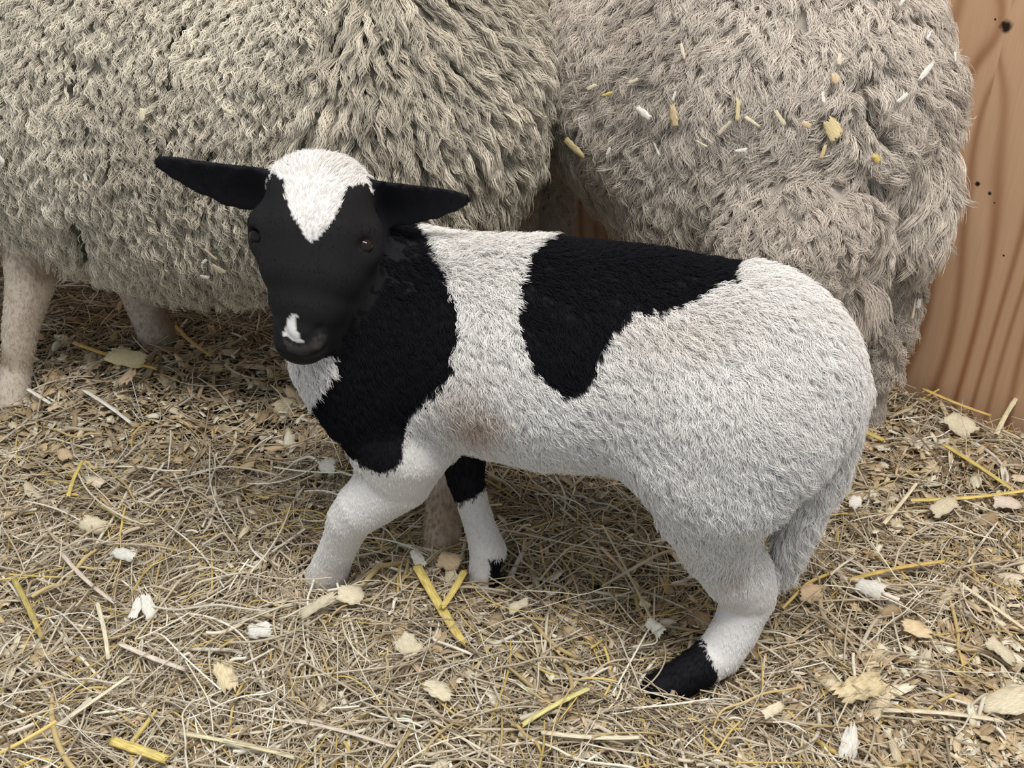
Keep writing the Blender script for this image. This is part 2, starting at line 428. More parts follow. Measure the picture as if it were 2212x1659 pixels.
def ear(rows, Y0, Y1, n):
    pts = []; m = len(rows)
    for i, (x, y, r) in enumerate(rows):
        p = P(x, y, Y0 + (Y1 - Y0) * i / (m - 1)); s = depth(p) / FPX
        pts.append((p, max(r * s - 0.001, 0.003), 0.0042))
    return chain(pts, w=n, cup=0.32, k=0.012)
earN = unit(np.array([0.0, -0.80, -0.25]))
earL = ear([(585, 400, 50), (545, 398, 66), (500, 391, 62), (440, 377, 50), (388, 361, 36), (354, 351, 23)], 1.02, 1.03, unit(earN + [0.1, 0, 0]))
earR = ear([(790, 426, 52), (830, 430, 70), (880, 432, 62), (930, 431, 50), (968, 430, 37), (994, 430, 24)], 1.02, 1.03, unit(earN + [-0.1, 0, 0]))
LAMB = [trunk, haunch, hindfar, cannon, neck, brisket, foreA, foreB, tail, skull, jaw, browL, browR, earL, earR, socketL, socketR, nostL, nostR, mouth]

BLACK1 = [(700, 300), (840, 440), (893, 492), (925, 545), (955, 590), (983, 650), (990, 720), (978, 790), (950, 835), (905, 875), (880, 905), (874, 950), (866, 985), (845, 1014), (812, 1024), (785, 1012), (768, 990), (700, 940), (640, 880), (690, 838), (706, 812), (722, 792), (712, 760), (724, 735), (600, 720), (500, 500)]
BLACK2 = [(1235, 498), (1280, 420), (1560, 440), (1625, 545), (1604, 573), (1575, 602), (1500, 650), (1440, 668), (1385, 682), (1366, 674), (1350, 700), (1316, 732), (1295, 765), (1288, 800), (1266, 832), (1242, 852), (1212, 856), (1180, 832), (1140, 782), (1122, 720), (1115, 660), (1124, 600), (1134, 562), (1160, 527), (1200, 503)]
BLACK4 = [(1498, 1345), (1512, 1372), (1526, 1392), (1536, 1424), (1550, 1462), (1570, 1600), (1350, 1600), (1350, 1400)]
BLAZE = [(578, 362), (600, 300), (640, 280), (740, 280), (800, 330), (806, 380), (786, 396), (760, 398), (744, 408), (738, 440), (718, 480), (692, 512), (668, 524), (652, 505), (636, 470), (624, 430), (618, 392), (600, 378), (582, 376)]
LIPS = [(604, 732), (640, 752), (668, 744), (692, 722), (708, 728), (696, 758), (652, 770), (618, 762)]
NOSEW = [(644, 672), (647, 680), (638, 700), (641, 722), (650, 741), (634, 740), (608, 724), (619, 706), (626, 688)]
def dmin(p, *chs): return np.minimum.reduce([cdist(p, c) for c in chs])
def lamb_region(p):
    dh = dmin(p, skull, jaw, browL, browR); de = dmin(p, earL, earR)
    db = dmin(p, trunk, neck, brisket, haunch, tail)
    dl = dmin(p, cannon, foreA, foreB); db_ = dmin(p, foreB); dt = dmin(p, tail)
    return dh, de, db, dl, db_, dt
def lamb_color(p, jitter=0.0):
    q = proj(p) + jitter * rng.standard_normal((len(p), 2)) + 7 * np.stack([noise(p, 60, 3), noise(p, 60, 4)], -1)
    dh, de, db, dl, dB, dt = lamb_region(p)
    head = (dh < np.minimum(db, de) - 0.002); ears = (de < np.minimum(dh, db)) & (de < 0.01)
    blk = np.zeros(len(p), bool)
    near = ~head & ~ears
    blk |= near & inpoly(q, BLACK1) & (q[:, 0] < 1000)
    blk |= near & inpoly(q, BLACK2) & (db < dB)
    isB = (dB < dmin(p, trunk, brisket) + 0.0) & (dB < 0.02)
    blk |= isB & (q[:, 1] < 1083 - 0.012 * (q[:, 0] - 995) ** 2 + 0) & (q[:, 1] > 900)
    blk = blk & ~(isB & (q[:, 1] > 1086))
    blk |= inpoly(q, BLACK4)
    blk |= isB & (q[:, 1] > 1206) & (q[:, 0] > 1056)
    blk |= ears
    blk |= head & ~inpoly(q, BLAZE) & ~inpoly(q, NOSEW)
    blk &= ~(ears & inpoly(q, BLAZE) & (q[:, 0] > 585) & (q[:, 0] < 790))
    c = np.empty((len(p), 3)); v = noise(p, 25, 5)[:, None]
    c[:] = np.array([0.85, 0.815, 0.775])
    c *= 1 + 0.05 * v
    # soiled patches: elbow, flank, hock hollow
    def spot(x, y, rx, ry): return np.exp(-(((q[:, 0] - x) / rx) ** 2 + ((q[:, 1] - y) / ry) ** 2))[:, None]
    c = c + (np.array([0.45, 0.30, 0.20]) - c) * np.clip(0.55 * spot(1040, 915, 55, 35) + 0.35 * spot(1000, 870, 60, 70) + 0.30 * spot(1595, 1262, 28, 50) + 0.18 * spot(1450, 720, 160, 60) + 0.3 * spot(700, 1235, 60, 20) + 0.2 * spot(725, 1150, 22, 45), 0, 0.7)
    legs = sstep(0.004, -0.004, dl - db)[:, None] * (q[:, 1:2] > 1050)
    c = c + (np.array([0.84, 0.81, 0.785]) - c) * 0.6 * legs
    bl = np.where(head[:, None], np.array([0.0115, 0.0108, 0.0115]), np.array([0.0065, 0.0065, 0.009]))
    lip = head & inpoly(q, LIPS)
    bl = np.where(lip[:, None], np.array([0.036, 0.032, 0.030]) * (1 + 0.6 * noise(p, 320, 6))[:, None], bl)
    c = np.where(blk[:, None], bl, c)
    return c, head, ears, blk, q
def spline_eye(name, c, r, look, parent):
    # eyeball with a bulging cornea, its pole along look
    n = 20; m = 24; z = unit(look); x = unit(np.cross(z, [0, 0, 1])); y = np.cross(z, x); v = []
    for i in range(n + 1):
        a = PI * i / n; rr = r * (1 + 0.10 * math.exp(-(a / 0.5) ** 2))
        for j in range(m):
            b = 2 * PI * j / m; v.append(c + rr * (math.sin(a) * (math.cos(b) * x + math.sin(b) * y) + math.cos(a) * z))
    f = [(i * m + j, i * m + (j + 1) % m, (i + 1) * m + (j + 1) % m, (i + 1) * m + j) for i in range(n) for j in range(m)]
    return mesh_obj(name, np.array(v), np.array(f), M_eye, parent)
def hoof(name, c, fwd, L, parent, w=0.013):
    # a cloven hoof: two toes side by side, pointed forward
    fwd = unit(np.array([fwd[0], fwd[1], 0])); s = np.array([-fwd[1], fwd[0], 0]); v, f = [], []
    for sd in (-1, 1):
        o = len(v); n = 12
        for k, (h, len_, wd_) in enumerate(((-0.002, 1.0, 1.0), (0.012, 0.82, 0.92), (0.026, 0.55, 0.8), (0.030, 0.2, 0.4))):
            for i in range(n):
                a = 2 * PI * i / n; ca, sa = math.cos(a), math.sin(a)
                d = fwd * (ca * L * 0.5 * len_ * (1.15 if ca > 0 else 0.8) - 0.1 * L * k) + s * (sa * w * 0.5 * wd_ * (1 - 0.5 * max(ca, 0)) + sd * w * 0.56)
                v.append(c + d + np.array([0, 0, h]))
        for k in range(3):
            for i in range(n): f.append((o + k * n + i, o + k * n + (i + 1) % n, o + (k + 1) * n + (i + 1) % n, o + (k + 1) * n + i))
        f.append(tuple(o + i for i in range(n))[::-1]); f.append(tuple(o + 3 * n + i for i in range(n)))
    return mesh_obj(name, np.array(v), f, M_hoof, parent)

def build_lamb():
    v, q = nets(LAMB, 0.0028); vn = vnormals(v, q)
    root = empty('lamb', (0.05, 0.98, 0.0))
    col, head, ears, blk, _ = lamb_color(v)
    body = mesh_obj('body', v, q, M_skin, root, col * np.where(blk, 1, 0.8)[:, None])
    parts = [body]
    parts.append(spline_eye('eye', P(561, 509, 0.982), 0.0096, unit(np.array([-0.75, -0.6, 0.1])), root))
    parts.append(spline_eye('eye', P(786, 530, 0.968), 0.0096, unit(np.array([0.62, -0.75, 0.1])), root))
    parts.append(hoof('hoof', G(1430, 1500), (-1, -0.2), 0.036, root))
    parts.append(hoof('hoof', G(1052, 1250), (-0.6, -0.7), 0.032, root))
    parts.append(hoof('hoof', G(692, 1250), (-1, -0.5), 0.036, root))
    # coat
    toc = unit(CAM - v); vis = (vn * toc).sum(1)
    dens = np.where(vis > -0.35, 1.0, 0.08)
    dh, de, db, dl, dB, dt = lamb_region(v)
    short = (dh < db - 0.004) | (de < db) | (dl < db - 0.006)
    def coat(name, M, per, selshort):
        d = dens * np.where(short == selshort, 1.0, 0.0)
        cutd = dmin(v, nostL, nostR, mouth, socketL, socketR); d = d * np.where(cutd < 0.002, 0.0, 1.0)
        if selshort: d = d * 1.0
        c, n = sample(v, q, vn, M, d)
        cc, hd, er, bk, px = lamb_color(c, 2.5)
        dh, de, db, dl, dB, dt = lamb_region(c)
        N = len(c)
        # which way the hair lies
        comb = np.tile(BK * 0.55 + np.array([0, 0, -0.85]), (N, 1))
        low = sstep(0.30, 0.14, c[:, 2])[:, None]
        comb = comb * (1 - low) + np.array([0.05, 0, -1.0]) * low
        back = sstep(0.40, 0.46, c[:, 2])[:, None] * (~hd)[:, None]
        comb = comb * (1 - 0.5 * back) + 0.5 * back * BK
        comb = comb + 0.55 * nvec(c, 16, 21) + 0.25 * nvec(c, 45, 22)
        isl = ((dl < db) & ~hd)[:, None]
        comb = np.where(isl, np.array([0.0, -0.1, -1.0]) + 0.15 * nvec(c, 30, 5), comb)
        face = -HD + HS * (0.9 * np.tanh(((c - HP) @ HS) / 0.03))[:, None] * sstep(-0.12, 0.02, -((c - HP) @ HD))[:, None]
        comb = np.where(hd[:, None], face + 0.12 * nvec(c, 60, 8), comb)
        ex = np.where(px[:, :1] < 680, -1.0, 1.0)
        comb = np.where(er[:, None], ex * HS + 0.1, comb)
        if selshort:
            L = np.where(hd, 0.0042, 0.0058); L = np.where(er, 0.0042, L); L = np.where(hd, L * (0.35 + 0.65 * sstep(725, 660, px[:, 1])), L)
            poll = hd & ~bk & (px[:, 1] < 530); L = np.where(poll, 0.007 + 0.005 * sstep(400, 350, px[:, 1]), L)
            pts = locks(c, n, comb, L, per, 0.0016, 4, 0.34, 0.00018, 0, 1.0, tip=0.7, jit=0.12)
            rad = np.array([0.00016, 0.00015, 0.00012, 0.00004])
        else:
            L = np.full(N, 0.0125)
            L = np.where(bk, 0.0095, L)
            L = L * (1 + 0.30 * sstep(0.30, 0.2, c[:, 2])) * (1 - 0.45 * low[:, 0])
            L = np.where(dt < 0.012, 0.017, L)
            L = L * (0.45 + 0.55 * sstep(-0.005, 0.035, dl))
            lift = np.where(bk, 0.42, 0.50)
            wv = np.where(bk, 0.0002, 0.0008) * (1 - 0.6 * low[:, 0])
            pts = locks(c, n, comb, L, per, 0.0036, 6, lift, wv, 0, 1.3, tip=0.78, jit=0.24, rnd=1.3, curl=0.15)
            rad = np.array([0.00022, 0.00021, 0.0002, 0.00017, 0.00013, 0.00004])
        cr = np.repeat(cc, per, 0); sh = 1 + 0.10 * rng.standard_normal((len(cr), 1)); cr = np.clip(cr * sh, 0.002, 0.95)
        return curves_obj(name, pts, rad, cr, M_hair, root)
    parts.append(coat('wool_coat', int(30000 * DENS), 10, False))
    parts.append(coat('short_coat', int(30000 * DENS), 5, True))
    for o in parts: reparent(o, root)
    tag(root, 'black and white pied lamb standing in the straw, head turned to the camera', 'lamb')
    return v, q
DENS = 1.0
lamb_v, lamb_q = build_lamb()

# ------------------------------------------------------------------ the two ewes
def ewe_A():
    ax = unit(np.array([0.50, -0.20, 0])); lt = np.array([ax[1], -ax[0], 0]); Z = lambda x, y, z: np.array([x, y, z])
    tr = chain([(Z(-1.05, 1.74, 0.47), 0.24, 0.21), (Z(-0.72, 1.62, 0.455), 0.265, 0.225), (Z(-0.42, 1.49, 0.445), 0.275, 0.23), (Z(-0.20, 1.395, 0.485), 0.22, 0.19)], w=lt, k=0.06)
    rump = chain([(Z(-0.17, 1.39, 0.52), 0.18, 0.17), (Z(-0.165, 1.39, 0.425), 0.165, 0.165)], w=lt, k=0.06)
    fn = pxchain([(70, 520, 1.42, 62), (66, 610, 1.415, 50), (46, 700, 1.41, 38), (36, 790, 1.41, 31), (22, 885, 1.39, 36)], k=0.03)
    ff = pxchain([(270, 520, 1.60, 70), (300, 620, 1.60, 44), (330, 700, 1.595, 38), (352, 755, 1.59, 42)], k=0.03)
    hn = chain([(Z(-0.13, 1.36, 0.36), 0.10, 0.10), (Z(-0.09, 1.25, 0.27), 0.045, 0.04), (P(965, 1040, 1.135), 0.025, 0.024), (P(954, 1110, 1.11), 0.0215, 0.02), (P(956, 1160, 1.085), 0.025, 0.023), (P(945, 1215, 1.06), 0.022, 0.022)], k=0.03)
    hf = chain([(Z(-0.10, 1.46, 0.36), 0.09, 0.08), (Z(-0.10, 1.47, 0.2), 0.04, 0.035), (Z(-0.11, 1.46, -0.01), 0.028, 0.028)], k=0.03)
    return [tr, rump], [fn, ff, hn, hf], lt
def ewe_B():
    lt = WN
    Z = lambda x, y, z: np.array([x, y, z])
    tr = chain([(Z(-0.065, 1.775, 0.50), 0.19, 0.148), (Z(0.115, 1.63, 0.50), 0.19, 0.148), (Z(0.24, 1.46, 0.49), 0.205, 0.185), (Z(0.335, 1.385, 0.49), 0.19, 0.18)], w=lt, k=0.06)
    udder = chain([(P(1600, 400, 1.37), 0.11, 0.10), (P(1700, 500, 1.31), 0.10, 0.09), (P(1785, 545, 1.28), 0.06, 0.055)], k=0.09)
    tl = pxchain([(1968, 180, 1.31, 82), (1985, 300, 1.30, 76), (1990, 400, 1.30, 76), (1970, 490, 1.30, 72), (1950, 560, 1.31, 55)], inset=0.012, k=0.02)
    leg = pxchain([(1930, 520, 1.36, 90), (1935, 620, 1.35, 62), (1925, 700, 1.34, 52), (1908, 770, 1.34, 44), (1895, 850, 1.345, 32), (1882, 930, 1.345, 34)], inset=0.006, k=0.03)
    ln = chain([(Z(0.33, 1.24, 0.36), 0.09, 0.09), (Z(0.33, 1.22, 0.24), 0.05, 0.05), (Z(0.37, 1.22, 0.15), 0.028, 0.026), (Z(0.35, 1.21, -0.01), 0.026, 0.026)], k=0.03)
    f1 = chain([(Z(-0.02, 1.69, 0.34), 0.07, 0.07), (Z(-0.02, 1.67, -0.01), 0.028, 0.028)], k=0.03)
    f2 = chain([(Z(0.05, 1.78, 0.34), 0.07, 0.07), (Z(0.05, 1.79, -0.01), 0.028, 0.028)], k=0.03)
    return [tr, udder, tl], [leg, ln, f1, f2], lt
def wool_color(p, seed, base, dirt, top):
    v = noise(p, 7, seed)[:, None]; v2 = noise(p, 26, seed + 1)[:, None]
    c = base + (dirt - base) * np.clip(0.35 + 0.45 * v + 0.3 * v2, 0, 1)
    return c
RUMP = [(738, -400), (728, 40), (712, 110), (680, 180), (645, 250), (612, 340), (600, 500), (700, 900), (1500, 900), (1500, -400)]
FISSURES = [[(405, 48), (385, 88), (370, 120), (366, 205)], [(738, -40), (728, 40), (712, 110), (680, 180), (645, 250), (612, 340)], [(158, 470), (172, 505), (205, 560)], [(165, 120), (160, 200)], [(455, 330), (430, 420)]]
FOLDS = [[(1878, 400), (1872, 500), (1862, 610)], [(1905, 560), (1960, 585)], [(1845, 190), (1880, 165)], [(1870, 250), (1900, 300)]]
def fissure(p, lines=None):
    q = proj(p); m = ((p - CAM) @ _f) / FPX; d = np.full(len(p), 1e3)
    for l in (lines or FISSURES):
        for (x0, y0), (x1, y1) in zip(l[:-1], l[1:]):
            a = np.array([x0, y0]); ab = np.array([x1 - x0, y1 - y0], float)
            t = np.clip(((q - a) @ ab) / (ab @ ab), 0, 1); d = np.minimum(d, np.linalg.norm(q - a - t[:, None] * ab, axis=1))
    return d * m + 0.003 * np.abs(noise(p, 60, 66))
def displaced(v, vn, amp, seed, zs=0.7):
    v2 = v * np.array([1, 1, zs])
    d = amp * (noise(v2, 9, seed) * 0.5 + noise(v2, 24, seed + 1) * 0.35 + noise(v2, 50, seed + 2) * 0.15)
    return v + vn * d[:, None]
def build_ewe_A():
    tr, legs, lt = ewe_A()
    v, q = nets(tr + legs, 0.006); vn = vnormals(v, q)
    dtr = dmin(v, *tr); dlg = dmin(v, *legs); leg = (dlg < dtr - 0.004)
    keepleg = v.copy(); v = displaced(v, vn, 0.013, 31, 0.4)
    v = v - vn * (0.034 * np.exp(-(fissure(v) / 0.010) ** 2))[:, None]
    v = np.where(leg[:, None], keepleg, v); vn = vnormals(v, q)
    root = empty('ewe', (-0.45, 1.5, 0))
    base, dirt = np.array([0.755, 0.69, 0.57]), np.array([0.50, 0.44, 0.35])
    legc = np.array([0.66, 0.57, 0.47]); legd = np.array([0.40, 0.31, 0.23])
    def lcol(p):
        k = sstep(-0.3, 0.6, noise(p, 22, 9))[:, None]; return legc + (legd - legc) * k
    col = np.where(leg[:, None], lcol(v), wool_color(v, 41, base, dirt, 0) * np.where(fissure(v) < 0.012, 0.16, 0.42)[:, None])  # wool base darker under the locks; crack shade painted into it along the fissures
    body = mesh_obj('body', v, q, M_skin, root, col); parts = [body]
    vis = (vn * unit(CAM - v)).sum(1); dens = np.where(vis > -0.3, 1.0, 0.0)
    inframe = proj(v); fr = (inframe[:, 0] > -520) & (inframe[:, 0] < 1500) & (inframe[:, 1] > -330)
    seam = inpoly(inframe, RUMP)
    O = P(800, -180, 1.3)
    def fleece(name, M, where, per, R0, R1, L0, wave, wfreq, tip, radial, lift0):
        c, n = sample(v, q, vn, M, dens * fr * (~leg) * where)
        if radial: comb = unit(c - O) * np.array([1.25, 1, 1]) + 0.16 * nvec(c, 9, 51) + 0.16 * nvec(c, 34, 52)
        else: comb = np.array([0.0, 0, -1.0]) + 0.26 * nvec(c, 6, 51) + 0.22 * nvec(c, 30, 52)
        low = sstep(0.42, 0.25, c[:, 2])
        fd = fissure(c); part = fd < 0.008
        e1 = np.array([0.004, 0, 0]); away = np.sign(fissure(c + e1) - fissure(c - e1))
        comb = np.array(comb); comb[:, 0] += away * 0.9 * np.exp(-(fd / 0.014) ** 2)
        L = np.where(part, 0.003, L0 + 0.005 * low)
        R = R0 + (R1 - R0) * rng.random(M)
        lift = np.where(part, 0.05, lift0) * (0.45 + 0.85 * rng.random(M))
        pts = locks(c, n, comb, L, per, R, 8, lift, wave, 0, wfreq, tip=tip, jit=0.14 if radial else 0.20, rnd=0.25, curl=0.12)
        cc = wool_color(c, 41, base, dirt, 0) * (1 + 0.10 * rng.standard_normal((M, 1)))
        cc = np.repeat(cc, per, 0) * (1 + 0.08 * rng.standard_normal((M * per, 1)))
        rad = np.array([0.00042, 0.00042, 0.0004, 0.00038, 0.00036, 0.00032, 0.00027, 0.00010])
        parts.append(curves_obj(name, pts, rad, np.clip(cc, 0.02, 0.97), M_wool, root))
    fleece('fleece', int(25000 * DENS), ~seam, 12, 0.0024, 0.0044, 0.019, 0.0013, 2.2, 0.62, False, 0.62)
    fleece('rump_fleece', int(2600 * DENS), seam, 44, 0.0052, 0.0080, 0.036, 0.0017, 2.0, 0.50, True, 0.50)
    c, n = sample(v, q, vn, int(9000 * DENS), dens * leg)
    cc = np.repeat(lcol(c), 5, 0) * (1 + 0.12 * rng.standard_normal((len(c) * 5, 1)))
    pts = locks(c, n, np.tile([0.1, 0, -1.0], (len(c), 1)), np.full(len(c), 0.008), 5, 0.003, 4, 0.3, 0.0003, 0, 1, tip=0.7, jit=0.15)
    parts.append(curves_obj('leg_hair', pts, np.array([0.00025, 0.00023, 0.0002, 0.00006]), np.clip(cc, 0.02, 0.97), M_hair, root))
    for px, py in ((24, 880), (362, 752)): parts.append(hoof('hoof', G(px, py) - np.array([0, 0, 0.022]), (-1, 0.3), 0.055, root, 0.022))
    for o in parts: reparent(o, root)
    tag(root, 'woolly cream ewe with tightly crimped fleece behind the lamb\'s head', 'sheep', 'ewes behind the lamb')
    return v, q
def build_ewe_B():
    tr, legs, lt = ewe_B()
    v, q = nets(tr + legs, 0.006); vn = vnormals(v, q)
    dtr = dmin(v, *tr); dlg = dmin(v, *legs); leg = (dlg < dtr - 0.004)
    bare = leg & (v[:, 2] < 0.10)
    keepleg = v.copy(); v = displaced(v, vn, 0.011, 71)
    v = v - vn * (0.030 * np.exp(-(fissure(v, FOLDS) / 0.013) ** 2))[:, None]
    v = np.where(leg[:, None], keepleg, v); vn = vnormals(v, q)
    root = empty('ewe', (0.2, 1.5, 0))
    base, dirt = np.array([0.75, 0.675, 0.585]), np.array([0.52, 0.45, 0.38])
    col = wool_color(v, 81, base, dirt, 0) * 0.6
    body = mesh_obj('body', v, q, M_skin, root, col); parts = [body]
    vis = (vn * unit(CAM - v)).sum(1); dens = np.where(vis > -0.3, 1.0, 0.0)
    pr = proj(v); fr = (pr[:, 0] > 850) & (pr[:, 1] > -330)
    M = int(13000 * DENS)
    c, n = sample(v, q, vn, M, dens * fr * (~bare))
    px = proj(c)
    dtl = cdist(c, tr[2]); ontail = (dtl < 0.02); lg = dmin(c, *legs) < dmin(c, *tr) - 0.004
    comb = np.array([-0.15, 0, -0.7]) + 0.75 * nvec(c, 9, 91) + 0.4 * nvec(c, 32, 92)
    low = sstep(0.42, 0.28, c[:, 2])[:, None]
    comb = comb + low * np.array([0.5, 0, -0.5])
    comb = np.where(ontail[:, None], np.array([0.1, 0, -1.0]) + 0.2 * nvec(c, 12, 93), comb)
    edge = sstep(1850, 2050, px[:, 0])[:, None] * sstep(420, 200, px[:, 1])[:, None]
    comb = comb + edge * np.array([0.9, 0, 0.1])
    comb = np.where(lg[:, None], np.array([0.1, 0, -1.0]) + 0.35 * nvec(c, 30, 94), comb)
    L = 0.024 + 0.020 * low[:, 0]; L = np.where(ontail, 0.034, L); L = np.where(lg, 0.020, L)
    L = np.where(fissure(c, FOLDS) < 0.007, 0.006, L)
    fl = sstep(0.36, 0.30, c[:, 2]) * ~ontail * ~lg; L = L + 0.013 * fl
    wv = 0.0014 + 0.0010 * low[:, 0]; wv = np.where(ontail, 0.0008, wv)
    R = 0.0045 + 0.003 * rng.random(M)
    per = 22
    pts = locks(c, n, comb, L, per, R, 8, 0.50, wv, 0, 1.7, tip=0.7, jit=0.30, rnd=1.3, curl=0.22)
    cc = wool_color(c, 81, base, dirt, 0); cc = np.where(ontail[:, None], cc * 1.08, cc)
    cc = cc * (1 + 0.08 * rng.standard_normal((M, 1)))
    cc = np.repeat(cc, per, 0) * (1 + 0.07 * rng.standard_normal((M * per, 1)))
    rad = np.array([0.00030, 0.00030, 0.00028, 0.00027, 0.00025, 0.00022, 0.00018, 0.00007])
    parts.append(curves_obj('fleece', pts, rad, np.clip(cc, 0.02, 0.97), M_wool, root))
    c, n = sample(v, q, vn, int(3000 * DENS), dens * bare)
    cc = np.repeat(wool_color(c, 81, base, dirt, 0), 5, 0)
    pts = locks(c, n, np.tile([0.1, 0, -1.0], (len(c), 1)), np.full(len(c), 0.009), 5, 0.003, 4, 0.3, 0.0003, 0, 1, tip=0.7, jit=0.15)
    parts.append(curves_obj('leg_hair', pts, np.array([0.00025, 0.00023, 0.0002, 0.00006]), cc, M_hair, root))
    for o in parts: reparent(o, root)
    tag(root, 'shaggy grey-cream ewe standing beside the plywood wall, rear towards the camera', 'sheep', 'ewes behind the lamb')
    return v, q
eA_v, eA_q = build_ewe_A()
eB_v, eB_q = build_ewe_B()

# ------------------------------------------------------------------ bedding
def ground_pts(N, pxlo=-420, pxhi=2480, pylo=380, pyhi=1850):
    """points on the floor, spread over the part of the pen in view"""
    y0 = G(1106, pyhi)[1]; y1 = 2.05
    out = []
    while sum(map(len, out)) < N:
        y = y0 + (y1 - y0) * rng.random(N * 2); D = y * math.cos(PITCH) + CAMZ * math.sin(PITCH)
        keep = rng.random(N * 2) < (D.min() / D) ** 2.0        # nearer ground shows finer detail
        x = (rng.random(N * 2) * (pxhi - pxlo) + pxlo - W_ / 2) / FPX * D
        p = np.stack([x, y], 1)[keep]
        s = (np.concatenate([p, np.zeros((len(p), 1))], 1) - WA) @ WN
        out.append(p[s > 0.03])
    return np.concatenate(out)[:N]
def shav_weight(p):
    # shavings lie thickest behind the lamb's forelegs and towards the wall; hay covers the front
    q3 = np.concatenate([p, np.zeros((len(p), 1))], 1); q = proj(q3)
    w = 0.10 + 0.75 * sstep(1150, 860, q[:, 1]) + 1.05 * sstep(1550, 1900, q[:, 0]) * sstep(1700, 1300, q[:, 1] - 0.15 * q[:, 0])
    w = w * sstep(700, 800, q[:, 1] + 0.0 * q[:, 0]) + 0.15
    return np.clip(w * (0.8 + 0.9 * noise(q3, 6, 77)), 0.03, 1)
STEM_COLS = np.array([[0.44, 0.355, 0.245], [0.52, 0.44, 0.32], [0.34, 0.265, 0.18], [0.62, 0.55, 0.43], [0.50, 0.38, 0.18], [0.24, 0.175, 0.11], [0.78, 0.72, 0.60], [0.62, 0.47, 0.16]])
def hay(N, Lm, Ls, r0, lift, tilt, probs, seedshift=0, K=6):
    p = ground_pts(int(N * 1.5)); p = p[rng.random(len(p)) > 0.62 * shav_weight(p)][:N]; N = len(p); x, y = p[:, 0], p[:, 1]
    a = rng.random(N) * PI * 2
    # matted wisps share a direction
    al = 2.4 * noise(np.stack([x, y, x * 0], -1), 7, 100 + seedshift) * PI
    a = np.where(rng.random(N) < 0.55, al + 0.35 * rng.standard_normal(N), a)
    L = np.clip(Lm + Ls * rng.standard_normal(N), 0.015, 0.2); tl = tilt * rng.standard_normal(N)
    k1 = rng.standard_normal(N) * 0.55; kink = (rng.random(N) < 0.22) * rng.standard_normal(N) * 0.8; kp = rng.random(N)
    zb = ground_z(x, y) + rng.random(N) ** 1.3 * lift
    s = np.linspace(-0.5, 0.5, K); out = np.empty((N, K, 3), np.float32)
    px, py, pz = x.copy(), y.copy(), zb.copy(); out[:, 0] = np.stack([px, py, pz], 1)
    bend = rng.standard_normal(N) * 0.25
    for i in range(1, K):
        ang = a + k1 * s[i] + kink * (s[i] + 0.5 > kp); ds = L / (K - 1)
        px = px + np.cos(ang) * ds; py = py + np.sin(ang) * ds
        pz = pz + (tl + bend * s[i]) * ds
        gz = ground_z(px, py)
        pz = pz + 0.35 * (gz + 0.3 * lift - pz) * (np.abs(pz - gz) > lift)
        out[:, i] = np.stack([px, py, pz], 1)
    out[:, :, :2] -= (out[:, -1:, :2] - out[:, :1, :2]) / 2
    # nothing pokes through the wall
    s_ = (out - WA) @ WN; ok = (s_.min(1) > 0.002)
    out = out[ok]; n = len(out)
    ci = rng.choice(len(STEM_COLS), n, p=np.array(probs) / sum(probs))
    col = STEM_COLS[ci] * (1 + 0.12 * rng.standard_normal((n, 1)))
    r = r0 * np.exp(0.35 * rng.standard_normal(n))[:, None] * np.ones((n, K)); r[:, -1] *= 0.6
    return out, r, np.clip(col, 0.03, 0.9)
def clear_of_bodies(pts, r, col):
    """drop stems that would run through the legs"""
    legs = [cannon, foreA, foreB, haunch, tail]
    d = np.minimum.reduce([cdist(pts.astype(float), c) for c in legs]).min(1)
    ok = d > 0.0
    return pts[ok], r[ok], col[ok]
h1 = hay(int(56000 * DENS), 0.06, 0.03, 0.00060, 0.022, 0.13, [5, 4, 4, 2, 1.2, 3, 0.8, 0.8])
h2 = hay(int(9000 * DENS), 0.085, 0.04, 0.00080, 0.032, 0.20, [3, 5, 2, 4, 1.5, 1, 2, 1.0], 5)
h3 = hay(int(2900 * DENS), 0.065, 0.03, 0.00135, 0.030, 0.12, [2, 3, 1, 3, 3, 0.5, 3, 2.2], 9)
h4 = hay(int(900 * DENS), 0.10, 0.04, 0.00055, 0.055, 0.10, [2, 3, 1, 3, 0.5, 0.5, 2, 0.4], 13)
allh = [np.concatenate([h[i] for h in (h1, h2, h3, h4)]) for i in range(3)]
allh = clear_of_bodies(*allh)
o = curves_obj('hay', allh[0], allh[1], allh[2], M_hay)
tag(o, 'matted dry hay and fine straw stems covering the barn floor', 'hay', kind='stuff')

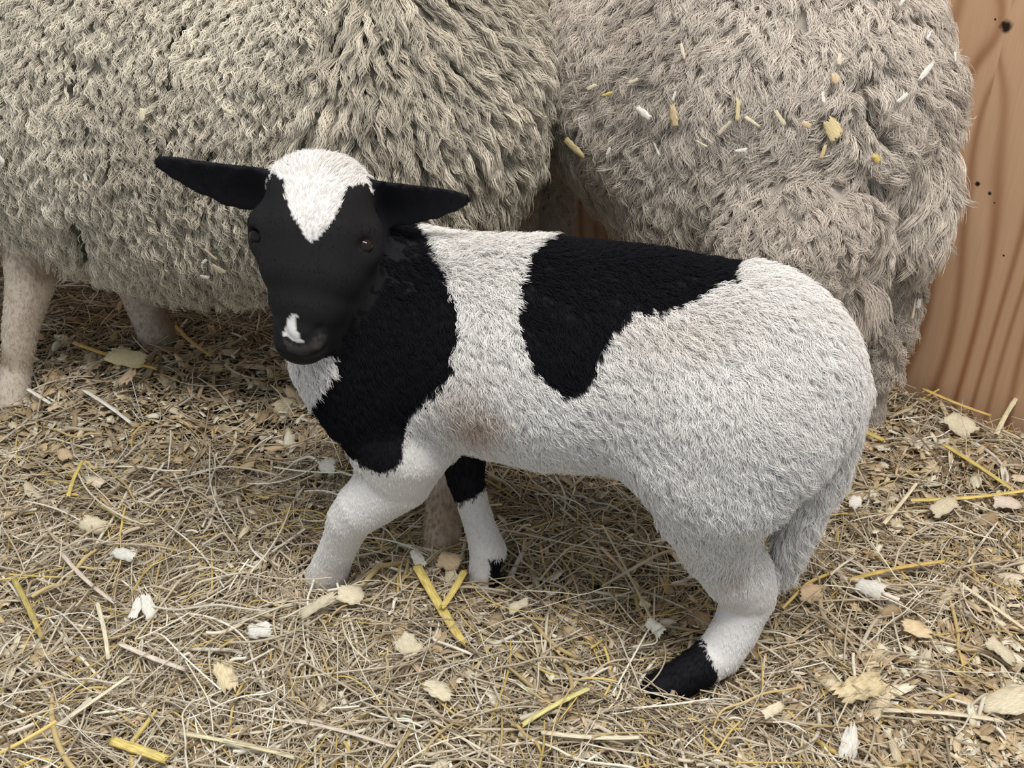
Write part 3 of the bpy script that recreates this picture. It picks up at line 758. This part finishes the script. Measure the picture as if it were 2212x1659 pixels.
def flake_geo(L, Wd, curl, rag, nx=7, ny=5, th=0.0006, seed=0):
    """a curled wood shaving with ragged short ends; local x along the grain"""
    r = random.Random(seed); v = []; 
    e0 = [r.uniform(-rag, rag) + rag * 0.7 * (-1) ** k for k in range(ny)]; e1 = [r.uniform(-rag, rag) + rag * 0.7 * (-1) ** k for k in range(ny)]; wob = [r.uniform(0.72, 1.12) for _ in range(nx)]; sk = r.uniform(-0.35, 0.35)
    tw = r.uniform(-0.5, 0.5)
    for side in (0, 1):
        for i in range(nx):
            s = i / (nx - 1)
            for j in range(ny):
                t = j / (ny - 1) - 0.5
                x = (s - 0.5) * L + (e0[j] * (1 - s) + e1[j] * s) * L * 0.5
                w = Wd * (0.80 + 0.20 * math.sin(PI * s)) * wob[i]
                y = t * w + sk * (s - 0.5) * Wd; z = curl * Wd * (1 - 4 * t * t) + 0.25 * curl * L * (1 - 4 * (s - 0.5) ** 2) + tw * y * (s - 0.5)
                v.append((x, y, z - side * th))
    f = []; n = nx * ny
    for i in range(nx - 1):
        for j in range(ny - 1):
            a = i * ny + j; f.append((a, a + ny, a + ny + 1, a + 1)); f.append((n + a, n + a + 1, n + a + ny + 1, n + a + ny))
    for i in range(nx - 1):
        a = i * ny; f.append((a, n + a, n + a + ny, a + ny)); a += ny - 1; f.append((a, a + ny, n + a + ny, n + a))
    for j in range(ny - 1):
        a = j; f.append((a, a + 1, n + a + 1, n + a)); a = (nx - 1) * ny + j; f.append((a, n + a, n + a + 1, a + 1))
    return np.array(v), np.array(f)
SHAV_COLS = np.array([[0.66, 0.53, 0.34], [0.76, 0.64, 0.44], [0.56, 0.42, 0.25], [0.82, 0.75, 0.58], [0.47, 0.36, 0.23], [0.68, 0.50, 0.30], [0.40, 0.29, 0.17], [0.72, 0.62, 0.46]])
def build_shavings(N):
    p = ground_pts(N * 3)
    keep = rng.random(len(p)) < shav_weight(p); p = p[keep][:N]; N = len(p)
    protos = [flake_geo(1, random.uniform(0.18, 0.75), random.uniform(0.05, 0.25), random.uniform(0.1, 0.4), 4, 5, 0.03, s) for s in range(40)]
    V, F, C, U = [], [], [], []; off = 0
    size = np.exp(rng.normal(math.log(0.0105), 0.48, N)); yaw = rng.random(N) * 2 * PI; t1 = rng.standard_normal(N) * 0.38; t2 = rng.standard_normal(N) * 0.38
    gz = ground_z(p[:, 0], p[:, 1]) + 0.004 + 0.018 * rng.random(N) ** 0.8
    ci = rng.integers(0, len(SHAV_COLS), N)
    for i in range(N):
        v, f = protos[i % 40]; v = v * min(size[i], 0.034); U.append(v + i * 0.013)
        ca, sa = math.cos(yaw[i]), math.sin(yaw[i])
        z = v[:, 2] + v[:, 0] * t1[i] + v[:, 1] * t2[i]
        V.append(np.stack([v[:, 0] * ca - v[:, 1] * sa + p[i, 0], v[:, 0] * sa + v[:, 1] * ca + p[i, 1], z + gz[i]], 1))
        F.append(f + off); off += len(v)
        C.append(np.tile(SHAV_COLS[ci[i]] * (1 + 0.1 * rng.standard_normal()), (len(v), 1)))
    V, F, C = np.concatenate(V), np.concatenate(F), np.concatenate(C)
    o = mesh_obj('wood_shavings', V, F, M_shav, None, np.clip(C, 0.03, 0.9), smooth=False, guv=np.concatenate(U))
    tag(o, 'loose pine shavings mixed through the hay on the barn floor', 'wood shavings', kind='stuff')
build_shavings(int(19000 * DENS))

# ------------------------------------------------------------------ single stalks and shavings that stand out
YEL, GOLD, PALE, CREAM, WHITE, TAN, OLIVE, PINK = [np.array(c) for c in ((0.72, 0.56, 0.18), (0.60, 0.42, 0.13), (0.74, 0.66, 0.42), (0.80, 0.70, 0.50), (0.88, 0.84, 0.74), (0.66, 0.49, 0.31), (0.48, 0.38, 0.12), (0.66, 0.56, 0.46))]
def stalk(a, b, w, col, label, group, bend=0.03, seed=0):
    """a split straw: hollow half-tube with a thickened node"""
    r = random.Random(seed); a, b = np.asarray(a, float), np.asarray(b, float); d = b - a; Ln = np.linalg.norm(d); d = d / Ln
    n = np.array([0, 0, 1.0]); n = unit(n - (n @ d) * d) if abs(d[2]) < 0.95 else np.array([0, -1.0, 0]); s = np.cross(d, n)
    K, m, v, uv = 14, 9, [], []
    node = r.uniform(0.3, 0.7); bb = r.choice((-1, 1)) * bend * Ln
    for side, rr in ((0, 1.0), (1, 0.72)):
        for i in range(K):
            t = i / (K - 1); c = a + d * Ln * t + s * bb * math.sin(PI * t)
            ww = w * (1 + 0.22 * math.exp(-((t - node) / 0.03) ** 2)) * (1 - 0.12 * t)
            for j in range(m):
                th = -0.25 + (PI + 0.5) * j / (m - 1); rag = (r.uniform(-1, 1) * 0.6 * w if i in (0, K - 1) and side == 0 else 0)
                uv.append((t * Ln * 100 + seed, j, side * 3.0))
                v.append(c + d * rag + ww * rr * (s * math.cos(th) + n * 0.6 * math.sin(th)))
    f, N = [], K * m
    for i in range(K - 1):
        for j in range(m - 1):
            q = i * m + j; f.append((q, q + 1, q + m + 1, q + m)); f.append((N + q, N + q + m, N + q + m + 1, N + q + 1))
        for j in (0, m - 1):
            q = i * m + j; f.append((q, q + m, N + q + m, N + q))
    for i in (0, K - 1):
        for j in range(m - 1):
            q = i * m + j; f.append((q, N + q, N + q + 1, q + 1))
    v = np.array(v); c0 = (a + b) / 2
    cc = np.tile(col, (len(v), 1)) * (0.9 + 0.2 * np.tile(np.repeat([1, 0.6, 1], 3)[:m], len(v) // m))[:, None]
    cc = cc * (1 + 0.10 * noise(v, 150, seed))[:, None]
    o = mesh_obj('straw_stalk', v - c0, f, M_stalk, None, np.clip(cc, 0.02, 0.95), guv=np.array(uv) * [0.02, 0.16, 1]); o.location = tuple(c0)
    return tag(o, label, 'straw', group)
def gpt(px, py, lift=0.026):
    p = G(px, py, 0.02); return np.array([p[0], p[1], float(ground_z(p[:1], p[1:2])[0]) + lift])
GS = 'straw stalks lying loose on the hay'
for i, (x0, y0, x1, y1, w, c, l0, l1, lab) in enumerate((
    (903, 1262, 1002, 1416, 22, YEL, .034, .024, 'thick bright yellow split straw pointing down from the lamb\'s forelegs'),
    (1004, 1276, 956, 1356, 16, YEL, .042, .034, 'short yellow straw crossing the thick yellow one below the forelegs'),
    (1128, 1584, 1268, 1536, 13, PALE * [1, .98, .6], .032, .036, 'pale yellow-green straw lying alone near the bottom centre'),
    (243, 1601, 364, 1650, 24, YEL, .034, .034, 'broad golden straw with a node at the bottom left'),
    (392, 1594, 640, 1662, 10, PALE, .034, .034, 'long thin pale yellow straw beside the broad golden one'),
    (1168, 1608, 1378, 1634, 12, CREAM, .034, .03, 'long cream straw lying level at the bottom centre'),
    (36, 1268, 96, 1392, 13, OLIVE, .038, .03, 'olive-gold straw at the left edge below the ewe\'s foreleg'),
    (214, 1318, 236, 1432, 10, CREAM, .04, .032, 'upright whitish straw beside the two-toothed white shaving'),
    (136, 1208, 250, 1306, 10, PINK, .038, .032, 'pinkish pale straw slanting down at the left'),
    (155, 1562, 280, 1478, 9, CREAM, .034, .038, 'slender cream straw slanting up in the lower left'),
    (262, 1402, 405, 1458, 12, PINK * 1.15, .036, .034, 'pale flattened straw above the ribbed cream shaving'),
    (1960, 1106, 2230, 1090, 10, YEL, .03, .034, 'long yellow straw lying level at the right edge'),
    (1902, 1162, 1970, 1082, 9, CREAM, .028, .04, 'pale straw standing up across the long yellow one'),
    (2030, 988, 2180, 1086, 11, YEL * .95, .03, .03, 'yellow straw slanting down towards the right edge, below the wall'),
    (1826, 1288, 2030, 1248, 11, GOLD, .028, .034, 'golden straw level with the lamb\'s hock, to its right'),
    (2060, 1290, 2212, 1400, 9, CREAM * .95, .03, .03, 'cream straw slanting down right of the golden one'),
    (165, 764, 345, 822, 10, GOLD * [1.1, 1.1, 1], .034, .03, 'golden straw in the shade under the left ewe'),
    (380, 712, 458, 772, 9, GOLD, .04, .028, 'brownish straw bent up beside the ewe\'s far forefoot'),
    (68, 868, 116, 896, 9, WHITE, .034, .032, 'short white straw by the left ewe\'s near forefoot'),
    (186, 868, 288, 926, 9, WHITE * .95, .034, .03, 'white straw slanting down right of the ewe\'s near forefoot'),
    (150, 1085, 182, 1010, 9, YEL * .95, .032, .036, 'small yellow straw upright in the hay left of the lamb'),
    (1850, 938, 1908, 972, 13, YEL, .034, .03, 'yellow straw poking out behind the lamb\'s rump'),
    (2148, 952, 2196, 880, 11, PALE, .03, .055, 'pale straw leaning against the plywood wall at the right edge'),
    (1990, 852, 2140, 906, 9, GOLD * 1.1, .03, .03, 'golden straw lying along the foot of the plywood wall'),
    (1297, 1206, 1382, 1272, 9, TAN, .036, .028, 'tan straw under the lamb\'s belly by its hind leg'),
    (1562, 1462, 1600, 1425, 9, GOLD, .03, .036, 'short golden straw touching the back of the lamb\'s hind foot'),
    (1900, 1560, 2150, 1588, 12, CREAM * .9, .03, .03, 'cream straw lying level beside the largest shaving'),
    (1420, 1395, 1300, 1180, 6, PALE * .8, .03, .05, 'thin greyish stem arching up under the lamb\'s thigh'),
    (640, 1575, 860, 1640, 9, PINK, .034, .034, 'pinkish straw slanting down at the bottom left of centre'))):
    A, B = gpt(x0, y0, l0), gpt(x1, y1, l1)
    stalk(A, B, w * 0.5 * depth((A + B) / 2) / FPX, c, lab, GS, 0.006 + 0.012 * (i % 3), i)

def shaving(p, n, ang, L, Wd, col, label, group, seed, cat='wood shaving', curl=None):
    r = random.Random(seed)
    v, f = flake_geo(L, Wd, curl if curl is not None else r.uniform(0.08, 0.2), r.uniform(0.06, 0.22), 9, 9, 0.0005, seed)
    n = unit(n); tv = unit(CAM - p)
    xr = np.array([math.cos(ang), 0, 0]) + _u * (-math.sin(ang)); xr = unit(xr - (xr @ n) * n); yr = np.cross(n, xr)
    vv = v[:, :1] * xr + v[:, 1:2] * yr + v[:, 2:3] * n
    o = mesh_obj('wood_shaving', vv, f, M_shav, None, np.clip(np.asarray(col) * np.ones((len(v), 1)), 0.02, 0.95), smooth=False, guv=v + seed); o.location = tuple(p)
    return tag(o, label, cat, group)
GF = 'larger pine shavings lying on the hay'
for i, (x, y, l, w, a, c, lab) in enumerate((
    (298, 1324, 50, 22, 95, WHITE, 'white splintered shaving, left of the touching pair in the hay'),
    (324, 1324, 52, 24, 80, WHITE * .97, 'white splintered shaving, right of the touching pair in the hay'),
    (566, 1390, 48, 34, -20, WHITE, 'small blocky white shaving below the lamb\'s front foot'),
    (490, 1470, 66, 40, 75, CREAM * [1, .95, .85], 'ribbed cream shaving with frayed edges in the lower left'),
    (762, 1322, 48, 44, 20, CREAM, 'squarish cream shaving right below the lamb\'s foremost foot'),
    (690, 1352, 80, 22, -32, CREAM * .82, 'dull beige sliver left of the squarish cream shaving'),
    (884, 1432, 48, 42, 50, CREAM * .9, 'pale rounded shaving below the thick yellow straw'),
    (948, 1524, 58, 34, 8, CREAM, 'cream shaving with a dark-edged end at the bottom centre'),
    (906, 1244, 46, 22, 65, WHITE, 'torn white shaving at the top of the thick yellow straw'),
    (972, 1246, 44, 34, 25, TAN * 1.1, 'orange-tan shaving between the lamb\'s forefeet'),
    (1850, 1524, 110, 44, -28, CREAM * [1, .94, .8], 'largest shaving, cream and leaf-shaped, right of the hind foot'),
    (2160, 1552, 90, 52, -12, CREAM * .95, 'wide pale shaving at the bottom right edge'),
    (1826, 1636, 70, 34, 100, WHITE * .95, 'pale upright shaving at the bottom below the largest one'),
    (1662, 1574, 46, 22, -25, CREAM * 1.05, 'small cream shaving below the lamb\'s hind foot'),
    (1412, 1388, 40, 24, 40, WHITE * .95, 'white shaving in the hollow left of the hind foot'),
    (1974, 1388, 52, 34, 20, CREAM * [1, .9, .78], 'pinkish cream oblong shaving in the hay at the right'),
    (1742, 1312, 44, 38, 10, TAN * 1.15, 'tan square shaving right of the lamb\'s hock'),
    (1872, 1308, 50, 36, 35, WHITE * .93, 'curled white shaving right of the tan square one'),
    (2030, 1125, 62, 32, -30, CREAM * .9, 'beige shaving under the long yellow straw at the right'),
    (2165, 1118, 60, 30, 5, PINK * 1.2, 'greyish white shaving at the right edge by the yellow straw'),
    (1842, 1110, 24, 24, 0, WHITE, 'tiny square white shaving right of the lamb\'s tail'),
    (2072, 928, 54, 44, 60, CREAM, 'cream shaving on the bedding at the foot of the plywood'),
    (2150, 1445, 60, 36, 60, CREAM * .85, 'beige tilted shaving near the right edge'),
    (710, 1026, 36, 30, 10, WHITE * .95, 'white split shaving left of the lamb\'s foreleg knee'),
    (282, 806, 74, 34, 22, CREAM * [1, .95, .8], 'broad cream shaving in the open between the left ewe\'s forefeet'),
    (256, 792, 44, 16, -55, CREAM * 1.05, 'narrow cream shaving resting on the broad one near the ewe'),
    (280, 852, 36, 34, 80, TAN * 1.0, 'tan shaving below the broad cream one'),
    (430, 668, 38, 32, 30, CREAM * .75, 'rounded dull tan shaving in shade under the left ewe'),
    (202, 1140, 44, 32, 20, CREAM * .95, 'pale shaving in the hay, left of the lamb and below the ewe'),
    (270, 1210, 60, 22, 35, WHITE * .9, 'whitish sliver of wood in the hay at the left'),
    (142, 990, 30, 26, 80, TAN, 'orange flake in the hay at the left edge'),
    (1390, 1330, 24, 14, 30, CREAM, 'small cream chip under the lamb\'s thigh'),
    (1120, 1338, 42, 20, -15, CREAM * .9, 'beige chip lying right below the lamb\'s dark forefoot'))):
    p = gpt(x, y, 0.034); nn = unit(np.array([0.35 * math.sin(i * 2.1), -0.42 + 0.25 * math.cos(i * 1.7), 1.0]))
    m = depth(p) / FPX
    shaving(p, nn, math.radians(a), l * m * 1.1, w * m * 1.25, c, lab, GF, 200 + i)

def surf(v, q):
    return BVHTree.FromPolygons([tuple(x) for x in v], [tuple(int(k) for k in x) for x in q])
def on_fleece(tree, px, py, off):
    h = tree.ray_cast(Vector(CAM), Vector(unit(ray(px, py))))
    if h[0] is None: return None, None
    n = np.array(h[1]); n = n if n @ (CAM - np.array(h[0])) > 0 else -n
    return np.array(h[0]) + n * off, n
tA, tB = surf(eA_v, eA_q), surf(eB_v, eB_q)
for tree, grp, off, rows in ((tA, 'bits of bedding caught in the left ewe\'s fleece', 0.025, (
    (708, 74, 36, 20, 60, WHITE, 'white shaving at the top of the left ewe\'s flank fold'),
    (341, 243, 28, 16, 100, CREAM, 'cream chip in the left ewe\'s fleece above the lamb\'s left-hand ear'),
    (29, 322, 32, 14, 55, WHITE, 'white splinter in the fleece over the left ewe\'s shoulder, at the picture\'s edge'),
    (487, 545, 30, 18, 60, CREAM, 'paddle-shaped pale shaving in the fleece beside the lamb\'s cheek'),
    (470, 515, 36, 6, 60, CREAM * .9, 'thin stem leading to the paddle-shaped shaving'),
    (444, 528, 16, 8, -60, WHITE, 'small white chip left of the paddle-shaped shaving'),
    (446, 565, 18, 10, 20, WHITE * .95, 'white crumb below the small chip, low on the ewe\'s belly wool'),
    (652, 222, 30, 10, -20, WHITE, 'bright white sliver above the lamb\'s white poll'),
    (640, 250, 22, 7, -25, WHITE * .95, 'shorter white sliver just below the bright one'),
    (832, 88, 26, 8, 40, CREAM, 'cream sliver high on the left ewe\'s rump'),
    (514, 232, 18, 12, 20, CREAM * .9, 'cream crumb in the crimped fleece left of the poll'),
    (215, 366, 16, 9, 80, WHITE, 'white crumb in the fleece left of the lamb\'s ear tip'),
    (1075, 245, 22, 7, 60, CREAM, 'cream sliver on the hind curve of the left ewe\'s rump'),
    (476, 183, 26, 6, 85, CREAM, 'short upright straw bit in the middle of the left fleece'))),
  (tB, 'bits of bedding caught in the right ewe\'s fleece', 0.021, (
    (1410, 233, 38, 17, 38, WHITE, 'bright white shaving on the right ewe\'s side'),
    (1479, 238, 44, 22, 100, CREAM * [.9, .8, .65], 'tan folded shaving right of the bright white one'),
    (1269, 302, 56, 20, 28, CREAM * [1, .95, .7], 'yellowish split straw low on the right ewe\'s side, nearest the other ewe'),
    (1602, 229, 46, 11, 95, CREAM * [1, .94, .75], 'upright straw bit on the right ewe\'s side'),
    (1574, 266, 42, 9, -45, CREAM * .85, 'slanting straw bit just below the upright one'),
    (1633, 253, 40, 9, 40, CREAM, 'narrow straw bit right of the upright one'),
    (1331, 311, 20, 8, -60, WHITE, 'small white sliver right of the yellowish split straw'),
    (1332, 197, 28, 7, -15, YEL, 'tiny golden straw bit near the top of the gap between the ewes'),
    (1302, 183, 26, 9, -25, CREAM, 'pale chip beside the tiny golden straw'),
    (1384, 172, 24, 8, -25, CREAM * .85, 'beige splinter above the bright white shaving'),
    (1493, 115, 34, 7, 80, CREAM, 'thin straw bit high on the right ewe\'s side'),
    (1479, 205, 22, 6, -60, WHITE * .95, 'white splinter just above the tan folded shaving'),
    (1446, 312, 30, 6, 65, WHITE * .9, 'fine white sliver below the tan folded shaving'),
    (1608, 310, 26, 9, -12, WHITE, 'white chip under the slanting straw bit'),
    (1530, 297, 28, 5, 25, CREAM, 'fine curved cream sliver between the tan shaving and the white chip'),
    (1682, 245, 38, 10, 60, CREAM, 'forked cream straw bit on the right ewe\'s haunch'),
    (1733, 258, 20, 14, 30, TAN * 1.1, 'tan crumb on the right ewe\'s haunch'),
    (1790, 268, 44, 34, 50, CREAM * [1, .92, .7], 'bunched yellowish shaving, the largest on the right ewe\'s haunch'),
    (1773, 312, 30, 9, 100, CREAM * [1, .92, .7], 'narrow yellowish chip below the bunched shaving'),
    (1773, 208, 24, 8, 80, WHITE, 'white curl above the bunched shaving'),
    (1800, 132, 24, 12, 100, CREAM, 'cream chip high on the right ewe\'s haunch'),
    (1792, 172, 22, 18, 60, TAN * 1.1, 'tan chip between the high cream chip and the white curl'),
    (1972, 158, 44, 14, -55, WHITE, 'long white shaving near the top of the right ewe\'s tail'),
    (1977, 86, 22, 8, -50, WHITE, 'white chip above the long white shaving on the rump'),
    (2024, 128, 20, 8, 70, WHITE, 'white chip at the outer edge of the right ewe\'s rump'),
    (1924, 210, 30, 9, -45, WHITE * .95, 'white splinter left of the right ewe\'s tail root'),
    (1920, 18, 30, 8, -55, WHITE * .95, 'white splinter at the very top of the right ewe\'s rump'),
    (1868, 330, 20, 16, 20, YEL, 'yellow crumb on the wool beside the right ewe\'s tail'),
    (1966, 642, 22, 12, 90, WHITE, 'white chip in the wool of the right ewe\'s hind leg'),
    (1956, 652, 44, 6, 92, CREAM, 'thin upright straw bit beside the white chip on the hind leg'),
    (1913, 705, 20, 10, 80, CREAM * .9, 'cream chip lower on the right ewe\'s hind leg'),
    (1991, 568, 22, 12, 80, CREAM, 'cream chip under the end of the right ewe\'s tail'),
    (1866, 632, 36, 5, 0, CREAM, 'thin level straw bit at the tip of the right ewe\'s flank wool')))):
    for i, (x, y, l, w, a, c, lab) in enumerate(rows):
        p, n = on_fleece(tree, x, y, off)
        if p is None: continue
        n = unit(n + 0.5 * unit(CAM - p)); m = depth(p) / FPX
        shaving(p, n, math.radians(a), l * m, w * m, c, lab, grp, 400 + i * 7 + int(off * 1e4), 'wood shaving' if w > 9 else 'straw', 0.1)
stalk(P(1787, 664, 1.115), P(1848, 738, 1.11), 5.5 * depth(P(1815, 700, 1.11)) / FPX, PALE * [.85, .8, .5], 'greenish-yellow straw hanging from the flank wool behind the lamb\'s rump', 'straw caught in the wool', 0.01, 77)
